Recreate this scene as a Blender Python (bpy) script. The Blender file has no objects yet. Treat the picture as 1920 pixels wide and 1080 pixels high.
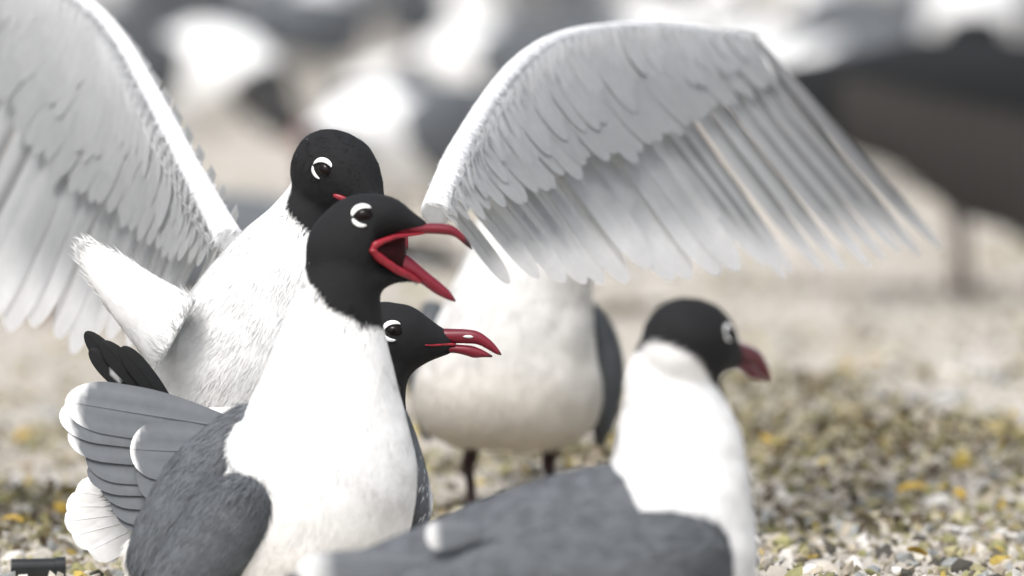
import bpy, bmesh, math, random
import numpy as np
from mathutils import Vector, Matrix, noise
from mathutils.bvhtree import BVHTree

random.seed(7); rng = np.random.default_rng(7)
scene = bpy.context.scene
COL = scene.collection

# ------------------------------------------------------------------ camera
CAM_H, PITCH, DIST = 0.473, 0.045, 6.5
cam_data = bpy.data.cameras.new('camera'); cam = bpy.data.objects.new('camera', cam_data)
COL.objects.link(cam); scene.camera = cam
cam.location = (0, -DIST, CAM_H); cam.rotation_euler = (math.pi/2 - PITCH, 0, 0)
cam_data.lens = 400; cam_data.sensor_width = 36; cam_data.clip_end = 2000; cam_data.clip_start = 0.1
cam_data.dof.use_dof = True; cam_data.dof.focus_distance = DIST + 0.03; cam_data.dof.aperture_fstop = 7.4

# ------------------------------------------------------------------ sky, sun, exposure
SUN_EL, SUN_AZ = math.radians(58), math.radians(205)      # azimuth clockwise from +Y
w = bpy.data.worlds.new('World'); scene.world = w; w.use_nodes = True
nt = w.node_tree; nt.nodes.clear()
sky = nt.nodes.new('ShaderNodeTexSky'); sky.sky_type = 'NISHITA'; sky.sun_disc = False
sky.sun_elevation = SUN_EL; sky.sun_rotation = SUN_AZ; sky.dust_density = 4.0; sky.air_density = 1.0
hs = nt.nodes.new('ShaderNodeHueSaturation'); hs.inputs['Saturation'].default_value = 0.42
bg = nt.nodes.new('ShaderNodeBackground'); bg.inputs['Strength'].default_value = 0.14
wo = nt.nodes.new('ShaderNodeOutputWorld')
nt.links.new(sky.outputs[0], hs.inputs['Color']); nt.links.new(hs.outputs[0], bg.inputs[0]); nt.links.new(bg.outputs[0], wo.inputs[0])
sd = bpy.data.lights.new('sun', 'SUN'); sun = bpy.data.objects.new('sun', sd); COL.objects.link(sun)
sd.energy = 1.4; sd.angle = math.radians(22); sd.color = (1.0, 0.98, 0.955)
sdir = Vector((math.sin(SUN_AZ)*math.cos(SUN_EL), math.cos(SUN_AZ)*math.cos(SUN_EL), math.sin(SUN_EL)))
sun.rotation_euler = sdir.to_track_quat('Z', 'Y').to_euler(); sun.location = (-2, -3, 6)
scene.view_settings.view_transform = 'Standard'; scene.view_settings.look = 'None'
scene.view_settings.exposure = 0.68; scene.view_settings.gamma = 1.0
scene.view_settings.use_curve_mapping = False
scene.cycles.use_denoising = True

# ------------------------------------------------------------------ helpers
FPX = 1920*400/36.0
CR = cam.rotation_euler.to_matrix(); CL = Vector(cam.location)
def P(px, py, y=0.0):
    """world point that stands at depth y (metres behind the focus plane)"""
    d = CR @ Vector(((px-960)/FPX, -(py-540)/FPX, -1.0))
    return CL + d * ((y - CL.y) / d.y)
def PXM(y): return FPX/(DIST + y)          # pixels per metre at depth y

def put(o, parent=None, base=None):
    COL.objects.link(o)
    if parent is not None: o.parent = parent
    return o
def thing(name, label, cat, base, group=None):
    o = bpy.data.objects.new(name, None); o.location = base; COL.objects.link(o)
    o.empty_display_size = 0.03
    o['label'] = label; o['category'] = cat
    if group: o['group'] = group
    return o
def mesh_obj(name, V, F, mat, parent=None, col=None, uv=None, smooth=True, world=True):
    """V (n,3) in world space; shifted to the parent's base"""
    V = np.asarray(V, dtype=np.float64).reshape(-1, 3)
    off = np.zeros(3)
    if parent is not None:
        q = parent
        while q is not None: off += np.array(q.location); q = q.parent
    me = bpy.data.meshes.new(name)
    me.from_pydata([tuple(v) for v in (V-off)], [], [tuple(int(i) for i in f) for f in F])
    if col is not None:
        a = me.color_attributes.new('Col', 'FLOAT_COLOR', 'POINT')
        c = np.ones((len(V), 4), dtype=np.float32); c[:, :3] = col
        a.data.foreach_set('color', c.ravel())
    if smooth: me.polygons.foreach_set('use_smooth', [True]*len(me.polygons))
    me.materials.append(mat); me.update()
    o = bpy.data.objects.new(name, me); put(o, parent)
    return o

def catmull(rows, n):
    rows = np.asarray(rows, float); m = len(rows)
    t = np.linspace(0, m-1, n); out = []
    for u in t:
        i = min(int(u), m-2); f = u-i
        p0 = rows[max(i-1, 0)]; p1 = rows[i]; p2 = rows[i+1]; p3 = rows[min(i+2, m-1)]
        out.append(0.5*((2*p1)+(-p0+p2)*f+(2*p0-5*p1+4*p2-p3)*f*f+(-p0+3*p1-3*p2+p3)*f**3))
    return np.array(out)
def loft(rows, n=40, seg=28):
    """rows: (L xyz, R xyz, depth vector xyz) -> closed V,F"""
    R = catmull([list(l)+list(r)+list(d) for l, r, d in rows], n)
    V = []; F = []
    for k in range(n):
        L, Rr, D = R[k, :3], R[k, 3:6], R[k, 6:9]; c = (L+Rr)/2; a = (Rr-L)/2
        for j in range(seg):
            th = 2*math.pi*j/seg
            V.append(c + a*math.cos(th) + D*math.sin(th))
    for k in range(n-1):
        for j in range(seg):
            j2 = (j+1) % seg
            F.append((k*seg+j, k*seg+j2, (k+1)*seg+j2, (k+1)*seg+j))
    c0 = len(V); V.append(np.mean(V[:seg], axis=0)); V.append(np.mean(V[(n-1)*seg:n*seg], axis=0))
    for j in range(seg):
        j2 = (j+1) % seg
        F.append((c0, j2, j)); F.append((c0+1, (n-1)*seg+j, (n-1)*seg+j2))
    return np.array(V), F
def prow(Lx, Ly, Rx, Ry, r, y, dy=0.0, tilt=0.0):
    """row from two silhouette points (pixels) at depth y, half thickness r in pixels"""
    L = P(Lx, Ly, y+dy); R = P(Rx, Ry, y+dy)
    return (L, R, Vector((tilt*r/PXM(y), r/PXM(y), 0)))
def join(parts):
    V = []; F = []; o = 0
    for v, f in parts:
        V.append(np.asarray(v)); F += [tuple(i+o for i in q) for q in f]; o += len(v)
    return np.vstack(V), F
def remesh(parts, voxel=0.0025, smooth=8):
    V, F = join(parts)
    me = bpy.data.meshes.new('tmp'); me.from_pydata([tuple(v) for v in V], [], F)
    bm = bmesh.new(); bm.from_mesh(me); bmesh.ops.recalc_face_normals(bm, faces=bm.faces); bm.to_mesh(me); bm.free()
    o = bpy.data.objects.new('tmp', me); COL.objects.link(o)
    m = o.modifiers.new('r', 'REMESH'); m.mode = 'VOXEL'; m.voxel_size = voxel
    s = o.modifiers.new('s', 'SMOOTH'); s.iterations = smooth; s.factor = 0.5
    dg = bpy.context.evaluated_depsgraph_get(); ev = o.evaluated_get(dg); em = ev.to_mesh()
    nv = len(em.vertices); co = np.empty(nv*3); em.vertices.foreach_get('co', co); co = co.reshape(-1, 3)
    no = np.empty(nv*3); em.vertices.foreach_get('normal', no); no = no.reshape(-1, 3)
    F = [tuple(p.vertices) for p in em.polygons]
    ev.to_mesh_clear(); bpy.data.objects.remove(o); bpy.data.meshes.remove(me)
    return co.copy(), no.copy(), F
def ruffle(V, N, amp, scale, seed=0.0):
    out = V.copy()
    for i in range(len(V)):
        q = Vector(V[i])*scale + Vector((seed, seed, seed))
        out[i] += N[i]*amp*(noise.noise(q) + 0.5*noise.noise(q*2.3))
    return out

def fuzz(name, V, N, F, colf, flow, count, length, width, lift, mat, parent, jit=0.0025, keep=None, lenf=None):
    """short downy barbs lying along the plumage"""
    T = []
    for f in F:
        T.append(f[:3])
        if len(f) == 4: T.append((f[0], f[2], f[3]))
    T = np.array(T); a, b, c = V[T[:, 0]], V[T[:, 1]], V[T[:, 2]]
    ar = np.linalg.norm(np.cross(b-a, c-a), axis=1); pr = ar/ar.sum()
    idx = rng.choice(len(T), count, p=pr)
    r1 = np.sqrt(rng.random(count)); r2 = rng.random(count)
    wa, wb, wc = (1-r1)[:, None], (r1*(1-r2))[:, None], (r1*r2)[:, None]
    p = a[idx]*wa + b[idx]*wb + c[idx]*wc
    n = N[T[idx, 0]]*wa + N[T[idx, 1]]*wb + N[T[idx, 2]]*wc
    n /= np.linalg.norm(n, axis=1)[:, None]+1e-9
    if keep is not None:
        k = keep(p); p, n = p[k], n[k]; count = len(p)
    fp = np.array([list(q) for q, d in flow]); fd = np.array([list(d) for q, d in flow])
    d2 = ((p[:, None, :]-fp[None])**2).sum(2); wgt = 1/(d2+1e-5)**1.5; wgt /= wgt.sum(1)[:, None]
    d = wgt @ fd + rng.normal(0, 0.16, (count, 3))
    d -= n*(d*n).sum(1)[:, None]; d /= np.linalg.norm(d, axis=1)[:, None]+1e-9
    L = length*(0.6+0.8*rng.random(count))
    if lenf is not None: L = L*lenf(p)
    L = L[:, None]
    s = np.cross(d, n); W = width*(0.6+0.8*rng.random(count))[:, None]
    p0 = p - n*0.0004
    lf = lift*(0.4+1.2*rng.random(count))[:, None]
    tip = p0 + d*L + n*L*lf
    V2 = np.empty((count*3, 3)); V2[0::3] = p0 - s*W/2; V2[1::3] = p0 + s*W/2; V2[2::3] = tip
    cc = colf(p + rng.normal(0, jit, p.shape))
    C = np.repeat(np.clip(cc*(1+np.where(cc.mean(1) < .1, .45, .05)[:, None]*rng.uniform(-1, 1, (count, 1))), 0, .84), 3, axis=0)
    Fs = np.arange(count*3).reshape(-1, 3)
    o = mesh_obj(name, V2, Fs, mat, parent, C)
    o.data.normals_split_custom_set_from_vertices([tuple(q) for q in np.repeat(n, 3, axis=0)])
    o['kind'] = 'stuff'
    return o

# ------------------------------------------------------------------ materials
def new_mat(name):
    m = bpy.data.materials.new(name); m.use_nodes = True
    nt = m.node_tree; b = nt.nodes['Principled BSDF']; return m, nt, b
def add(nt, t, **kw):
    n = nt.nodes.new(t)
    for k, v in kw.items(): setattr(n, k, v)
    return n
def mat_plumage(name, rough=0.85, scale=260, var=0.10, bump=0.25, trans=0.0, stretch=(1, 1, 1), sheen=0.0):
    m, nt, b = new_mat(name)
    at = add(nt, 'ShaderNodeAttribute', attribute_name='Col')
    tc = add(nt, 'ShaderNodeTexCoord'); mp = add(nt, 'ShaderNodeMapping'); mp.inputs['Scale'].default_value = stretch
    nt.links.new(tc.outputs['Object'], mp.inputs[0])
    n1 = add(nt, 'ShaderNodeTexNoise'); n1.inputs['Scale'].default_value = scale; n1.inputs['Detail'].default_value = 3
    n2 = add(nt, 'ShaderNodeTexNoise'); n2.inputs['Scale'].default_value = scale*0.16; n2.inputs['Detail'].default_value = 4
    nt.links.new(mp.outputs[0], n1.inputs['Vector']); nt.links.new(mp.outputs[0], n2.inputs['Vector'])
    ad = add(nt, 'ShaderNodeMath', operation='ADD'); nt.links.new(n1.outputs[0], ad.inputs[0]); nt.links.new(n2.outputs[0], ad.inputs[1])
    mr = add(nt, 'ShaderNodeMapRange'); mr.inputs[1].default_value = 0.6; mr.inputs[2].default_value = 1.4
    mr.inputs[3].default_value = 1-var; mr.inputs[4].default_value = 1+var*0.5
    nt.links.new(ad.outputs[0], mr.inputs[0])
    mx = add(nt, 'ShaderNodeVectorMath', operation='SCALE')
    nt.links.new(at.outputs['Color'], mx.inputs[0]); nt.links.new(mr.outputs[0], mx.inputs['Scale'])
    nt.links.new(mx.outputs[0], b.inputs['Base Color'])
    b.inputs['Roughness'].default_value = rough
    b.inputs['Specular IOR Level'].default_value = 0.25
    if sheen: b.inputs['Sheen Weight'].default_value = sheen; b.inputs['Sheen Roughness'].default_value = 0.5
    bp = add(nt, 'ShaderNodeBump'); bp.inputs['Strength'].default_value = bump; bp.inputs['Distance'].default_value = 0.001
    nt.links.new(ad.outputs[0], bp.inputs['Height']); nt.links.new(bp.outputs[0], b.inputs['Normal'])
    if trans:
        tr = add(nt, 'ShaderNodeBsdfTranslucent'); nt.links.new(mx.outputs[0], tr.inputs[0])
        ms = add(nt, 'ShaderNodeMixShader'); ms.inputs[0].default_value = trans
        out = nt.nodes['Material Output']
        nt.links.new(b.outputs[0], ms.inputs[1]); nt.links.new(tr.outputs[0], ms.inputs[2]); nt.links.new(ms.outputs[0], out.inputs[0])
    return m
M_PLUM = mat_plumage('plumage')
M_FUZZ = mat_plumage('down', bump=0.0, var=0.06)
M_FEATH = mat_plumage('flight_feather', rough=0.7, scale=160, var=0.16, bump=0.15, trans=0.0)
M_FLIGHT = mat_plumage('thin_feather', rough=0.7, scale=160, var=0.10, bump=0.08, trans=0.55)
def mat_simple(name, c, rough, spec=0.5, var=0.25, scale=300, coat=0.0):
    m, nt, b = new_mat(name)
    tc = add(nt, 'ShaderNodeTexCoord'); n1 = add(nt, 'ShaderNodeTexNoise'); n1.inputs['Scale'].default_value = scale
    nt.links.new(tc.outputs['Object'], n1.inputs['Vector'])
    r = add(nt, 'ShaderNodeValToRGB')
    r.color_ramp.elements[0].position = 0.3; r.color_ramp.elements[1].position = 0.7
    r.color_ramp.elements[0].color = tuple(x*(1-var) for x in c)+(1,); r.color_ramp.elements[1].color = tuple(min(1, x*(1+var)) for x in c)+(1,)
    nt.links.new(n1.outputs[0], r.inputs[0]); nt.links.new(r.outputs[0], b.inputs['Base Color'])
    b.inputs['Roughness'].default_value = rough; b.inputs['Specular IOR Level'].default_value = spec
    b.inputs['Coat Weight'].default_value = coat
    return m
M_BILL = mat_plumage('bill_horn', rough=0.32, scale=120, var=0.22, bump=0.05)
M_BILL.node_tree.nodes['Principled BSDF'].inputs['Specular IOR Level'].default_value = 0.5
M_MOUTH = mat_simple('mouth_lining', (0.022, 0.0012, 0.002), 0.6, 0.15)
M_GAPE = mat_simple('gape_skin', (0.26, 0.009, 0.020), 0.4, 0.5)
M_EYE = mat_simple('eye_dark', (0.006, 0.0035, 0.003), 0.12, 0.18)
M_LID = mat_simple('eyelid_white', (0.78, 0.78, 0.77), 0.8, 0.2, 0.06)
M_LEG = mat_simple('leg_skin', (0.030, 0.013, 0.013), 0.5, 0.4, 0.4)
M_BLACKP = mat_simple('black_plastic', (0.012, 0.014, 0.015), 0.35, 0.5, 0.3, 80)
M_TWIG = mat_simple('dark_wood', (0.03, 0.024, 0.02), 0.8, 0.2, 0.4, 120)

WHITE = np.array([0.80, 0.80, 0.79]); CREAM = np.array([0.70, 0.645, 0.54])  # CREAM: warm underside tint with shade and ground bounce painted in
BLACK = np.array([0.0115, 0.0118, 0.0128]); GREY = np.array([0.118, 0.128, 0.139])
RED = np.array([0.20, 0.009, 0.022]); DRED = np.array([0.075, 0.007, 0.014])
PRIM = np.array([0.014, 0.015, 0.016])

# ------------------------------------------------------------------ ground
def gz(x, y):
    """height of the beach"""
    q = Vector((x*1.3, y*1.3, 0.3))
    far = max(0.0, min(1.0, (y-0.5)/1.2))
    h = 0.016*far*noise.noise(q) + 0.010*far*noise.noise(q*3.1) + 0.004*noise.noise(q*9)
    h += 0.030*math.exp(-((x-0.30)/0.35)**2-((y-1.75)/0.35)**2)
    h += 0.022*math.exp(-((x-0.22)/0.25)**2-((y-0.95)/0.16)**2)
    return h
def grid_axis(lo, hi, dense_lo, dense_hi, step, grow=1.35):
    a = list(np.arange(dense_lo, dense_hi, step)); s = step; v = dense_lo
    pre = []
    while v > lo: s *= grow; v -= s; pre.append(v)
    s = step; v = a[-1]; post = []
    while v < hi: s *= grow; v += s; post.append(v)
    return np.array(pre[::-1]+a+post)
gx = grid_axis(-400, 400, -2.2, 2.2, 0.03); gy = grid_axis(-60, 900, -1.0, 8.0, 0.04)
V = []; F = []
for y in gy:
    for x in gx: V.append((x, y, gz(x, y) if abs(x) < 6 and -6 < y < 16 else 0.0))
nx = len(gx)
for j in range(len(gy)-1):
    for i in range(nx-1): F.append((j*nx+i, j*nx+i+1, (j+1)*nx+i+1, (j+1)*nx+i))
def mat_sand():
    m, nt, b = new_mat('sand')
    tc = add(nt, 'ShaderNodeTexCoord')
    def noi(s, d=5, r=0.6):
        n = add(nt, 'ShaderNodeTexNoise'); n.inputs['Scale'].default_value = s; n.inputs['Detail'].default_value = d; n.inputs['Roughness'].default_value = r
        nt.links.new(tc.outputs['Object'], n.inputs['Vector']); return n
    a = noi(90, 6, 0.7); r1 = add(nt, 'ShaderNodeValToRGB'); e = r1.color_ramp.elements
    e[0].position = 0.3; e[0].color = (0.20, 0.175, 0.13, 1); e[1].position = 0.65; e[1].color = (0.50, 0.45, 0.375, 1)
    nt.links.new(a.outputs[0], r1.inputs[0])
    c = noi(3.2, 5, 0.65); r2 = add(nt, 'ShaderNodeValToRGB'); e = r2.color_ramp.elements
    e[0].position = 0.38; e[0].color = (0.0, 0, 0, 1); e[1].position = 0.62; e[1].color = (1, 1, 1, 1)
    nt.links.new(c.outputs[0], r2.inputs[0])
    mx = add(nt, 'ShaderNodeMix', data_type='RGBA'); mx.inputs['B'].default_value = (0.52, 0.49, 0.45, 1)
    nt.links.new(r2.outputs[0], mx.inputs['Factor']); nt.links.new(r1.outputs[0], mx.inputs['A'])
    nt.links.new(mx.outputs['Result'], b.inputs['Base Color']); b.inputs['Roughness'].default_value = 0.95
    b.inputs['Specular IOR Level'].default_value = 0.15
    bp = add(nt, 'ShaderNodeBump'); bp.inputs['Distance'].default_value = 0.004; bp.inputs['Strength'].default_value = 0.8
    nt.links.new(a.outputs[0], bp.inputs['Height']); nt.links.new(bp.outputs[0], b.inputs['Normal'])
    return m
g = mesh_obj('ground', V, F, mat_sand()); g['kind'] = 'structure'
g['label'] = 'pale sandy beach strewn with shell grit'

M_GRIT = mat_plumage('grit', rough=0.85, scale=200, var=0.3, bump=0.3)
ICO = bmesh.new(); bmesh.ops.create_icosphere(ICO, subdivisions=1, radius=1)
ICOV = np.array([v.co[:] for v in ICO.verts]); ICOF = np.array([[v.index for v in f.verts] for f in ICO.faces]); ICO.free()
def rot_batch(n):
    q = rng.normal(size=(n, 4)); q /= np.linalg.norm(q, axis=1)[:, None]; w_, x, y, z = q.T
    return np.stack([np.stack([1-2*(y*y+z*z), 2*(x*y-z*w_), 2*(x*z+y*w_)], 1), np.stack([2*(x*y+z*w_), 1-2*(x*x+z*z), 2*(y*z-x*w_)], 1),
                     np.stack([2*(x*z-y*w_), 2*(y*z+x*w_), 1-2*(x*x+y*y)], 1)], 1)
PAL = np.array([[0.55, 0.51, 0.44], [0.42, 0.37, 0.29], [0.30, 0.31, 0.30], [0.60, 0.58, 0.54], [0.36, 0.33, 0.19], [0.16, 0.14, 0.10],
                [0.50, 0.38, 0.10], [0.26, 0.25, 0.12], [0.07, 0.065, 0.055], [0.46, 0.43, 0.38]])
PALW = np.array([.17, .15, .10, .13, .10, .10, .02, .10, .04, .09])
def scatter_grit(n, xr, yr, smin, smax):
    x = rng.uniform(*xr, n); y = yr[0] + (yr[1]-yr[0])*rng.random(n)**1.35
    z = np.array([gz(a, b) for a, b in zip(x, y)])
    s = smin*(smax/smin)**(rng.random(n)**2.0)
    sc = np.stack([s, s*rng.uniform(.5, 1, n), s*rng.uniform(.3, .7, n)], 1)
    V = ICOV[None]*(1+rng.normal(0, .16, (n, 12, 1)))*sc[:, None, :]
    V = np.einsum('nij,nkj->nki', rot_batch(n), V) + np.stack([x, y, z+s*0.25], 1)[:, None, :]
    F = (ICOF[None] + (np.arange(n)*12)[:, None, None]).reshape(-1, 3)
    c = PAL[rng.choice(len(PAL), n, p=PALW/PALW.sum())]*rng.uniform(.75, 1.15, (n, 1))
    return V.reshape(-1, 3), F, np.repeat(c, 12, axis=0)
parts = [scatter_grit(24000, (-1.7, 1.7), (-0.6, 2.6), .0018, .0090), scatter_grit(6000, (-2.2, 2.2), (2.4, 7), .003, .012), scatter_grit(11000, (-.7, .7), (-.1, 1.1), .0022, .0085)]
Vg = np.vstack([p[0] for p in parts]); Fg = np.vstack([p[1]+sum(len(q_[0]) for q_ in parts[:i_]) for i_, p in enumerate(parts)]); Cg = np.vstack([p[2] for p in parts])
o = mesh_obj('shell_grit', Vg, Fg, M_GRIT, None, Cg, smooth=False)
o['kind'] = 'stuff'; o['label'] = 'shell grit and small pebbles covering the sand'; o['category'] = 'gravel'

# low dry plants: tiny leaves and stems in patches
def patch(x, y):
    m = noise.noise(Vector((x*3.0, y*2.2, 5.0))) + 0.5*noise.noise(Vector((x*8, y*6, 2.0)))
    m += 0.8*math.exp(-((x-0.26)/0.20)**2-((y-1.05)/0.36)**2) - 0.45*max(0, y-1.5)
    return m
n = 28000; LV = []; LF = []; LC = []
LEAF = np.array([[.20, .185, .085], [.30, .265, .15], [.12, .11, .055], [.40, .36, .25], [.45, .34, .08], [.075, .055, .035], [.18, .14, .095]])
k = 0
while k < n:
    x = random.uniform(-1.7, 1.7); y = random.uniform(0.25, 4.5)
    m = patch(x, y)
    if m < 0.30 + random.gauss(0, .18) and random.random() > 0.05: continue
    hgt = min(0.03, max(0.004, 0.022*m)); z = gz(x, y) + random.random()*hgt
    l = random.uniform(.005, .013); wd = l*random.uniform(.16, .42); a = random.uniform(0, 6.28); el = random.uniform(-.3, .9)
    d = Vector((math.cos(a)*math.cos(el), math.sin(a)*math.cos(el), math.sin(el))); s = d.cross(Vector((random.gauss(0, .4), random.gauss(0, .4), 1))).normalized()
    p = Vector((x, y, z)); mid = p + d*l*.5 + Vector((0, 0, l*.12)); b0 = len(LV)
    LV += [p, mid - s*wd, mid + s*wd, p + d*l]; LF += [(b0, b0+1, b0+2), (b0+1, b0+3, b0+2)]
    c = LEAF[random.choices(range(7), (5, 5, 4, 4, 1, 6, 4))[0]]*random.uniform(.7, 1.25); LC += [c]*4
    k += 1
o = mesh_obj('dry_ground_cover', [tuple(v) for v in LV], LF, M_GRIT, None, np.array(LC), smooth=False)
o['kind'] = 'stuff'; o['label'] = 'low olive and straw coloured dry plants on the sand'; o['category'] = 'ground cover'

# ------------------------------------------------------------------ feathers
def feather_mesh(base, tip, nrm, width, camber=0.10, bend=0.05, round_=0.75, nl=9, nw=5, colf=None, taper=0.45):
    """cambered vane; nrm is the side it bulges to. returns V,F,C"""
    base, tip = Vector(base), Vector(tip); ax = tip-base; L = ax.length; ax.normalize()
    s = ax.cross(Vector(nrm)).normalized(); n = s.cross(ax).normalized()
    V = []; C = []; F = []
    for i in range(nl+1):
        t = 1-(1-i/nl)**1.7
        wd = width*(taper + (1-taper)*math.sin(min(1, t*1.7)*math.pi/2))
        if t > round_: q = (t-round_)/(1-round_); wd *= math.sqrt(max(0.004, 1-q*q*0.995))
        c = base + ax*L*t + n*(bend*L*math.sin(t*math.pi))
        for j in range(nw):
            u = 2*j/(nw-1)-1
            V.append(c + s*u*wd/2 + n*(camber*width*(1-u*u)))
            C.append(colf(t, u) if colf else WHITE)
    for i in range(nl):
        for j in range(nw-1):
            a = i*nw+j; F.append((a, a+1, a+nw+1, a+nw))
    V = np.array([v[:] for v in V]); C = np.array(C)
    # rachis: a thin ridge down the middle of the vane
    b0 = len(V); R = []
    mid = nw//2
    for i in range(nl+1):
        v = V[i*nw+mid]; r = 0.00055*(1-i/nl)+0.0001
        R += [v - np.array(s)*r - np.array(n)*r*.3, v + np.array(n)*r*1.2, v + np.array(s)*r - np.array(n)*r*.3]
    for i in range(nl):
        for j in range(2):
            a = b0+i*3+j; F.append((a, a+1, a+4, a+3))
    V = np.vstack([V, R]); C = np.vstack([C, np.repeat(np.clip(C[mid:(nl+1)*nw:nw]*1.12, 0, .85), 3, axis=0)])
    return V, F, C
def feather(parent, mat, *a, soft=None, **k):
    V, F, C = feather_mesh(*a, **k)
    o = mesh_obj('feather', V, F, mat, parent, C)
    if soft is not None: o.data.normals_split_custom_set_from_vertices([tuple(soft)]*len(V))
    return o
def mixc(a, b, t): t = max(0, min(1, t)); return np.array(a)*(1-t)+np.array(b)*t

# ------------------------------------------------------------------ gull head
U = 1/3282.0                                   # one head unit
HEAD_ROWS = [(-108, 0, -38, 16), (-98, 20, -62, 36), (-82, 36, -86, 54), (-58, 47, -96, 66), (-28, 53, -98, 71), (0, 52, -92, 69), (28, 46, -80, 60),
             (52, 32, -67, 47), (74, 14, -57, 33), (94, 1, -50, 21), (110, -6, -45, 13)]
def head_loft(M, rows=HEAD_ROWS, n=30):
    R = []
    for x, t, b, h in rows:
        L = M @ Vector((x*U, 0, t*U)); B = M @ Vector((x*U, 0, b*U)); D = (M.to_3x3() @ Vector((0, h*U, 0)))
        R.append((L, B, D))
    return loft(R, n, 28)
def mandible(M, top, bot, hw, dark=None, n=22):
    """closed horn shape between two edge curves (head units), half widths hw"""
    R = []
    m = len(top)
    for i in range(m):
        R.append((M @ Vector((top[i][0]*U, 0, top[i][1]*U)), M @ Vector((bot[i][0]*U, 0, bot[i][1]*U)), M.to_3x3() @ Vector((0, hw[i]*U, 0))))
    V, F = loft(R, n, 16)
    C = np.zeros((len(V), 3))
    for i in range(len(V)):
        k = min(i//16, n-1)/(n-1)
        c = mixc(RED, DRED, 0.15+0.55*max(0, math.cos(2*math.pi*(i % 16)/16))*0 + 0.6*max(0, -math.cos(2*math.pi*(i % 16)/16))*(1-k))
        if dark: c = mixc(c, dark[1], (k-dark[0])/0.08)
        C[i] = c
    return V, F, C
BILL_UP = dict(top=[(60, -6), (85, 2), (108, 2), (135, 1), (158, -4), (180, -20), (194, -36), (200, -46)],
               bot=[(52, -26), (80, -27), (105, -26), (135, -26), (155, -28), (172, -36), (190, -46), (199, -48)], hw=[18, 17, 15, 12, 10, 7, 4, 1.5])
BILL_LO = dict(top=[(52, -26), (80, -27), (108, -27.5), (135, -29), (152, -32.5), (170, -41), (183, -49)],
               bot=[(58, -48), (85, -46), (108, -44), (130, -48), (147, -53), (165, -52), (182, -52)], hw=[17, 15, 13, 11, 9, 6, 2])
def lin_smooth(a): return a
def crescent(M, bvh, side, ang0, ang1, r0, r1, parent, name='eyelid_crescent', cx=0.0, cz=0.0, n=14):
    """white crescent around the eye lying on the head's skin"""
    V = []; F = []
    Mi = M.to_3x3()
    for i in range(n+1):
        t = i/n; a = math.radians(ang0+(ang1-ang0)*t); k = math.sin(math.pi*t)**0.55
        rm = (r0+r1)/2; h = (r1-r0)/2*max(k, 0.04)
        for r in (rm-h, rm, rm+h):
            x, z = cx+r*1.12*math.cos(a), cz+r*0.95*math.sin(a)
            o = M @ Vector((x*U, side*0.06, z*U)); d = Mi @ Vector((0, -side, 0))
            hit = bvh.ray_cast(o, d, 0.12)
            q = hit[0] if hit[0] is not None else M @ Vector((x*U, side*0.02, z*U))
            lift = 0.0017 if r == rm else 0.0009
            V.append(q - d*lift)
    for i in range(n):
        for j in range(2): a = i*3+j; F.append((a, a+1, a+4, a+3))
    return mesh_obj(name, [v[:] for v in V], F, M_LID, parent)
def eyes(M, V, F, parent, r=17, sides=(-1, 1), closed=0.0):
    bvh = BVHTree.FromPolygons([Vector(v) for v in V], F)
    for sd_ in sides:
        o = M @ Vector((0, sd_*0.06, 0)); d = M.to_3x3() @ Vector((0, -sd_, 0))
        hit = bvh.ray_cast(o, d, 0.12)
        c = hit[0] if hit[0] is not None else M @ Vector((0, sd_*0.02, 0))
        bm = bmesh.new(); bmesh.ops.create_uvsphere(bm, u_segments=20, v_segments=14, radius=1)
        Vs = []
        R3 = M.to_3x3()
        for v in bm.verts: Vs.append((c + d*0.0014) + R3 @ Vector((v.co.x*r*1.02*U, v.co.y*r*0.6*U, v.co.z*r*0.76*U)))
        Fs = [tuple(v.index for v in f.verts) for f in bm.faces]; bm.free()
        e = mesh_obj('eye', [v[:] for v in Vs], Fs, M_EYE, parent)
        crescent(M, bvh, sd_, 50, 184, r*0.84, r*1.38, parent)
        crescent(M, bvh, sd_, 194, 285, r*0.88, r*1.34, parent)
def hood_fn(M, a=0.608, b=0.797, c=-113, white=WHITE, cream=None, soft=5, rad=(0, -20, 150)):
    Mi = np.array(M.inverted())
    def f(p):
        p = np.asarray(p); q = p @ Mi[:3, :3].T + Mi[:3, 3]; q = q/U
        h = a*q[:, 0]+b*q[:, 2]-c
        h = np.minimum(h, rad[2]-np.sqrt(np.minimum(q[:, 0]-rad[0], 0)**2+(q[:, 2]-rad[1])**2+(q[:, 1]*.8)**2))
        t = np.clip(h/soft+0.5, 0, 1)[:, None]
        base = np.repeat(white[None], len(p), 0)
        if cream is not None:
            k = np.clip((cream[0]-p[:, 2])/cream[1], 0, 1)[:, None]
            base = base*(1-k) + cream[2][None]*k
        return base*(1-t) + BLACK[None]*t
    return f
def head_matrix(loc, yaw=0, pitch=0, roll=0, s=1.0):
    return Matrix.Translation(loc) @ Matrix.Rotation(math.radians(yaw), 4, 'Z') @ Matrix.Rotation(math.radians(pitch), 4, 'Y') @ Matrix.Rotation(math.radians(roll), 4, 'X') @ Matrix.Scale(s, 4)
def tube(pts, rads, n=16, seg=10):
    pts = [Vector(p) for p in pts]; R = []
    for i, p in enumerate(pts):
        t = (pts[min(i+1, len(pts)-1)]-pts[max(i-1, 0)]).normalized()
        up = Vector((0, 0, 1)) if abs(t.z) < .8 else Vector((0, 1, 0))
        a = t.cross(up).normalized(); b = t.cross(a).normalized(); r = rads[i]
        R.append((p-a*r, p+a*r, b*r))
    return loft(R, n, seg)
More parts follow.
